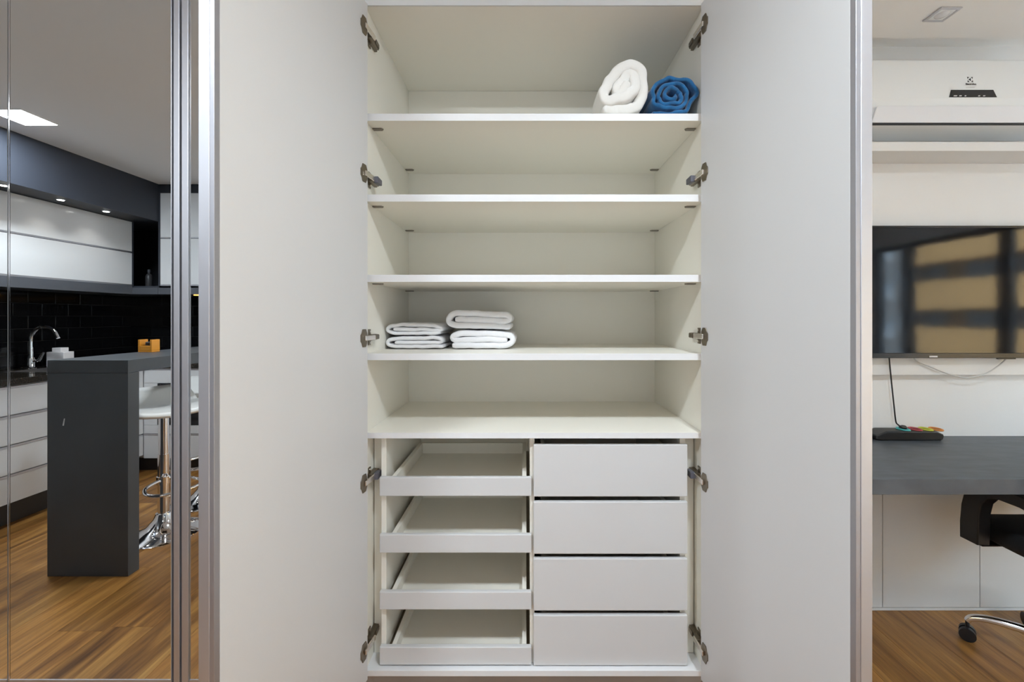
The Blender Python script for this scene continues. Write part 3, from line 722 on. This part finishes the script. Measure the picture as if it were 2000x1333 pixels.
bx('grout_bed', 'grout', wf, XL+0.0045, XK1, YR+0.0001, YR+0.004, ZT0, ZT1, 0)
for r_ in range(nrow):
    z = ZT0+r_*th_; hz = min(th_, ZT1-z)/th_
    def run(mesh, wall, a, end, along):
        p = a-(tw/2 if r_ % 2 else 0.0)
        while p < end:
            c0, c1 = max(p, a), min(p+tw, end)
            if c1-c0 > 0.012:
                o = bpy.data.objects.new('tile', mesh); C.objects.link(o); o.parent = wall
                m_, k_ = (c0+c1)/2, (c1-c0)/tw
                o.location = (XL, m_, z) if along else (m_, YR, z); o.scale = (1, k_, hz) if along else (k_, 1, hz)
            p += tw
    run(tmL, wl, YR+0.0005, 1.30, True)
    run(tmF, wf, XL+0.0085, XK1, False)

# upper cabinets of the left run
UX = -3.45; zu1, zus, zu0, zpl = H+0.842, H+0.566, H+0.276, H+0.202
yE = my(3.873)
def upper(label, y0, y1):
    u = thing('wall_cabinet', label, 'cabinet', ((XL+UX)/2, (y0+y1)/2, zu0), 'white lift-door wall cabinets of the kitchen')
    bx('body', 'kitchen_white', u, XL+0.0085, UX-0.019, y0+0.0005, y1-0.0005, zu0, zu1-0.0005)
    for a, c in ((zus+0.012, zu1-0.004), (zu0+0.012, zus-0.003)):
        d = bx('door', 'kitchen_white', u, UX-0.0185, UX, y0+0.001, y1-0.001, a, c, 0.001)
        bx('handle', 'aluminium_dark', d, UX-0.0185, UX+0.001, y0+0.001, y1-0.001, a-0.012, a-0.0005, 0)
upper('white wall cabinet with lift doors at the near end of the kitchen', 0.42, 1.30)
upper('white wall cabinet with lift doors above the sink', yE, 0.42)
# corner niche with a bottle
cs = thing('corner_shelf', 'dark open corner shelf between the white wall cabinets', 'shelf', (XL+0.15, (YR+yE)/2, zu0))
bx('side', 'dark_blue_grey', cs, XL+0.0085, UX, yE-0.016, yE-0.0005, zu0, zu1-0.0005)
bx('back', 'niche_black', cs, XL+0.0085, XL+0.02, YR+0.0205, yE-0.0165, zu0+0.0005, zu1-0.0005)
bx('back', 'niche_black', cs, XL+0.0085, -3.225, YR+0.0085, YR+0.02, zu0+0.0005, zu1-0.0005)
bx('base', 'dark_blue_grey', cs, XL+0.0085, -3.225, YR+0.0085, yE-0.0165, zu0-0.016, zu0)
bt = thing('bottle', 'small dark grey bottle standing in the dark corner shelf', 'bottle', (wx(291, 4.05), my(4.05), zu0))
B().lathe([(0.024, 0.0003), (0.026, 0.004), (0.026, 0.10), (0.018, 0.118), (0.010, 0.125), (0.010, 0.135)], (wx(291, 4.05), my(4.05), zu0), 20).build('body', 'bottle_grey', bt, smooth=True)
B().lathe([(0.012, 0.1352), (0.012, 0.160), (0.009, 0.163)], (wx(291, 4.05), my(4.05), zu0), 16).build('cap', 'pelmet_grey', bt, smooth=True)
# wall cabinets of the far run
UFY = my(3.878)
zf1, zfs, zf0 = H+1.0957, H+0.694, H+0.276
for i, (a, c) in enumerate(((-3.206, -2.40), (-2.40, XK1))):
    u = thing('wall_cabinet', ('tall white wall cabinet beside the dark corner shelf', 'tall white wall cabinet above the bar end')[i], 'cabinet', ((a+c)/2, (YR+UFY)/2, zf0), 'tall white wall cabinets on the far kitchen wall')
    bx('body', 'kitchen_white', u, a, c-0.0005, YR+0.0085, UFY-0.019, zf0, zf1)
    if i == 0: bx('end_panel', 'dark_blue_grey', u, a-0.018, a-0.0005, YR+0.0205, UFY, zf0, zf1)
    for z0_, z1_ in ((zfs+0.012, zf1-0.002), (zf0+0.012, zfs-0.003)):
        d = bx('door', 'kitchen_white', u, a+0.001, c-0.0015, UFY-0.0185, UFY, z0_, z1_, 0.001)
        bx('handle', 'aluminium_dark', d, a+0.001, c-0.0015, UFY-0.0185, UFY+0.001, z0_-0.012, z0_-0.0005, 0)
# pelmet under the wall cabinets
pmn = thing('cabinet_pelmet', 'grey light pelmet under the kitchen wall cabinets', 'pelmet', (XL+0.2, 0, zpl))
bx('pelmet_board', 'pelmet_grey', pmn, XL+0.0085, UX+0.003, yE+0.0005, 1.30, zpl, zu0-0.0005)
bx('pelmet_board', 'pelmet_grey', pmn, XL+0.0085, -3.2255, UFY+0.0005, yE, zpl, zu0-0.0165)
bx('pelmet_board', 'pelmet_grey', pmn, XL+0.0085, XK1, YR+0.0085, UFY, zpl, zu0-0.0165)
bx('light_strip', 'warm_glow', pmn, -2.95, -1.9, UFY-0.08, UFY-0.05, zpl-0.008, zpl-0.0003, 0)
# bulkhead with spotlights
bk = struct(thing('trim_1', None, None, (-3.4, 0, ZC)))
bx('bulkhead', 'dark_blue_grey', bk, XL, -3.22, UFY-0.0005, 1.398, zu1, ZC-0.0005, 0)
bx('bulkhead', 'dark_blue_grey', bk, XL, XK1, YR, UFY-0.0008, zf1+0.0005, ZC-0.0005, 0)
bx('bulkhead', 'dark_blue_grey', bk, XL, -3.2255, YR, UFY-0.0008, zu1, zf1, 0)
for i, py in enumerate((-0.731, -0.389, -0.046, 0.297, 0.640)):
    s_ = thing('cabinet_spotlight', ('lit round spotlight under the dark bulkhead, %s' % ('nearest the corner shelf', 'second from the corner shelf', 'third from the corner shelf', 'fourth from the corner shelf', 'farthest from the corner shelf')[i]), 'spotlight', (-3.305, py, zu1-0.0065), 'round spotlights under the bulkhead', local=True)
    B().lathe([(0.021, 0.0), (0.026, 0.002), (0.026, 0.006)], (0, 0, 0), 24).build('ring', 'aluminium', s_, smooth=True)
    B().lathe([(0.019, -0.0015), (0.0195, -0.0005)], (0, 0, 0), 20).build('lens', 'spot_glow', s_)
    ld = bpy.data.lights.new('spot_lamp', 'SPOT'); ld.energy = 1.6; ld.spot_size = R(110); ld.spot_blend = 0.6; ld.shadow_soft_size = 0.02; ld.color = (1, 0.96, 0.90)
    lo = bpy.data.objects.new('spot_lamp', ld); C.objects.link(lo); lo.parent = s_; lo.location = (0, 0, -0.006)

# tap, box, peninsula
fx, fy = -3.68, my(3.286)
tap = thing('kitchen_tap', 'chrome swan-neck tap behind the kitchen sink', 'tap', (fx, fy, ZW))
B().lathe([(0.028, 0.0003), (0.028, 0.006), (0.019, 0.012), (0.019, 0.075), (0.016, 0.085)], (fx, fy, ZW), 20).build('tap_body', 'chrome', tap, smooth=True)
arc = [(fx, fy, ZW+0.08), (fx, fy, ZW+0.20)]+[(fx+0.10-0.10*math.cos(a), fy, ZW+0.215+0.10*math.sin(a)) for a in [R(12*k) for k in range(1, 13)]]
arc.append((arc[-1][0]+0.022, fy, arc[-1][2]-0.045))
B().tube(arc, 0.011, 12).build('spout', 'chrome', tap, smooth=True)
B().tube([(fx+0.015, fy, ZW+0.055), (fx+0.055, fy, ZW+0.062)], 0.009, 10).tube([(fx+0.055, fy, ZW+0.060), (fx+0.105, fy+0.01, ZW+0.125)], [0.010, 0.007], 10).build('lever', 'chrome', tap, smooth=True)
sk = thing('kitchen_sink', 'steel sink rim let into the black worktop', 'sink', (-3.46, fy, ZW))
q = B().box(-3.64, -3.62, fy-0.25, fy+0.25, 0, 0.003).box(-3.30, -3.28, fy-0.25, fy+0.25, 0, 0.003).box(-3.62, -3.30, fy-0.25, fy-0.23, 0, 0.003).box(-3.62, -3.30, fy+0.23, fy+0.25, 0, 0.003)
for v in q.bm.verts: v.co.z += ZW+0.0003
q.build('rim', 'chrome', sk)
bx('basin', 'kick_dark', sk, -3.6198, -3.3002, fy-0.2298, fy+0.2298, ZW+0.0003, ZW+0.001, 0)
bxx, bxy = wx(118, 3.45), my(3.45)
wb = thing('sponge_box', 'white sponge box with a smaller lid beside the tap', 'box', (bxx, bxy, ZW))
bx('box_body', 'box_white', wb, bxx-0.068, bxx+0.068, bxy-0.04, bxy+0.04, ZW+0.0003, H-0.270, 0.004)
bx('lid', 'box_white', wb, bxx-0.035, bxx+0.035, bxy-0.03, bxy+0.03, H-0.2698, H-0.238, 0.003)
pn = thing('breakfast_bar', 'dark grey breakfast bar with a slab end panel', 'bar counter', (-2.2, -0.2, 0))
pY = my(2.215); px0, px1 = wx(92, 2.215), wx(250, 2.215)
zs1, zs0 = wz(704, 2.215), wz(729, 2.215)
bx('bar_top', 'grey_laminate', pn, px0, px1, KY+0.017, pY, zs0, zs1, 0.0015)
bx('end_panel', 'grey_laminate', pn, px0, px1, pY-0.065, pY, 0.0005, zs0-0.0008, 0.0015)
B().prism([(wx(122, 2.215), wz(832, 2.215)), (wx(125, 2.215), wz(832, 2.215)), (wx(127, 2.215), wz(818, 2.215)), (wx(125, 2.215), wz(818, 2.215))], lambda u, v, t: (u, t, v), pY+0.0001, pY+0.0004).build('scratch', 'ink_light', pn)
# orange holder on the bar
hx, hy = -2.335, my(2.74)
oh = thing('orange_holder', 'small square orange holder standing on the grey bar', 'candle holder', (hx, hy, zs1))
q = B().box(-0.043, 0.043, -0.030, 0.030, 0.0, 0.010).box(-0.043, -0.031, -0.03, 0.03, 0.010, 0.078).box(0.031, 0.043, -0.03, 0.03, 0.010, 0.078).box(-0.031, 0.031, -0.030, -0.018, 0.010, 0.045).box(-0.031, 0.031, 0.018, 0.030, 0.010, 0.04)
q.box(-0.031, 0.031, 0.012, 0.018, 0.010, 0.030)
for v in q.bm.verts: v.co += Vector((hx, hy, zs1+0.0003))
q.build('holder', 'orange_glass', oh, 0.002)
B().lathe([(0.0175, 0.0105), (0.0175, 0.060), (0.012, 0.064)], (hx, hy, zs1), 20).build('cup', 'kick_dark', oh, smooth=True)

# bar stools
def make_stool():
    s_ = thing('bar_stool', 'white bar stool with chrome column nearest the end panel', 'stool', (wx(320, 2.665), my(2.665), 0.0005), 'white bar stools beside the breakfast bar', local=True)
    prof = [(0.205, 0.0), (0.205, 0.006), (0.19, 0.014), (0.14, 0.026), (0.085, 0.050), (0.05, 0.095), (0.040, 0.125), (0.034, 0.128)]
    B().lathe(prof, (0, 0, 0), 40).build('base', 'chrome', s_, smooth=True)
    B().tube([(0, 0, 0.125), (0, 0, 0.48)], 0.030, 20).build('column', 'chrome', s_, smooth=True)
    B().tube([(0, 0, 0.48), (0, 0, 0.77)], 0.026, 20).build('gas_lift', 'chrome', s_, smooth=True)
    q = B().lathe([(0.036, 0.30), (0.036, 0.345)], (0, 0, 0), 24)
    lp = spline([(-0.03, 0.02, 0.325), (-0.11, 0.07, 0.315), (-0.13, 0.16, 0.305), (-0.07, 0.225, 0.30), (0.07, 0.225, 0.30), (0.13, 0.16, 0.305), (0.11, 0.07, 0.315), (0.03, 0.02, 0.325)], 6)
    q.tube(lp, 0.010, 10); q.build('footrest', 'chrome', s_, smooth=True)
    def sf(u, v):
        x = (u-0.5)*0.40; y = 0.20-0.40*v
        z = 0.785+0.028*math.sin(math.pi*0.9*(v))*(-1)+0.085*max(0, (v-0.60)/0.40)**1.5-0.05*max(0, (0.22-v)/0.22)**2
        z += 0.020*(2*u-1)**2*(1 if v < 0.6 else 0.3)
        k = 1-0.10*max(0, abs(v-0.5)*2-0.7)/0.3
        return Vector((x*k, y, z))
    B().grid(16, 18, sf).build('seat', 'seat_white', s_, solid=0.022, smooth=True)
    B().box(-0.08, 0.08, -0.08, 0.08, 0.728, 0.742).build('seat_plate', 'kick_dark', s_, 0.002)
    return s_
st = make_stool()
st.rotation_euler = (0, 0, R(-58))
st2 = copy_tree(st); st2.location = (wx(402, 3.13), my(3.13), 0.0005); st2.rotation_euler = (0, 0, R(-30))
st2['label'] = 'white bar stool with chrome column nearer the oven'

# ------------------------------------------------------------------ across the street (seen through the window in the television)
def block(name, label, x0, x1, y0, y1, zb, nfl, ph_, fh, zref, mp_, glassm, wall):
    bl = thing(name, label, 'building', ((x0+x1)/2, (y0+y1)/2, zb))
    bx('core', wall, bl, x0+1.0, x1, y0, y1, zb, zref+nfl*fh, 0)
    k = -int((zref-zb)//fh)
    while zref+k*fh+ph_ < zref+nfl*fh:
        z = zref+k*fh
        bx('parapet', mp_, bl, x0, x0+0.98, y0, y1, z, z+ph_, 0)
        yy = y0+0.4
        while yy < y1-2.0:
            bx('window', glassm, bl, x0+0.9, x0+0.995, yy, yy+1.7, z+ph_+0.05, z+fh-0.15, 0); yy += 3.0
        k += 1
block('apartment_building', 'tan apartment building across the street with long balcony bands', 26, 34, -26.4, 4, H-12, 3, 1.75, 2.95, H+0.55, 'facade_orange', 'facade_glass', 'facade_brown')
block('apartment_building', 'pale blue-grey apartment building farther along the street', 25, 33, -52, -27.2, H-12, 4, 1.55, 2.75, H-0.3, 'facade_pale', 'facade_glass', 'facade_pale')
struct(B().box(5, 80, -80, 60, H-12.3, H-12.02).build('ground', 'pale_concrete'))
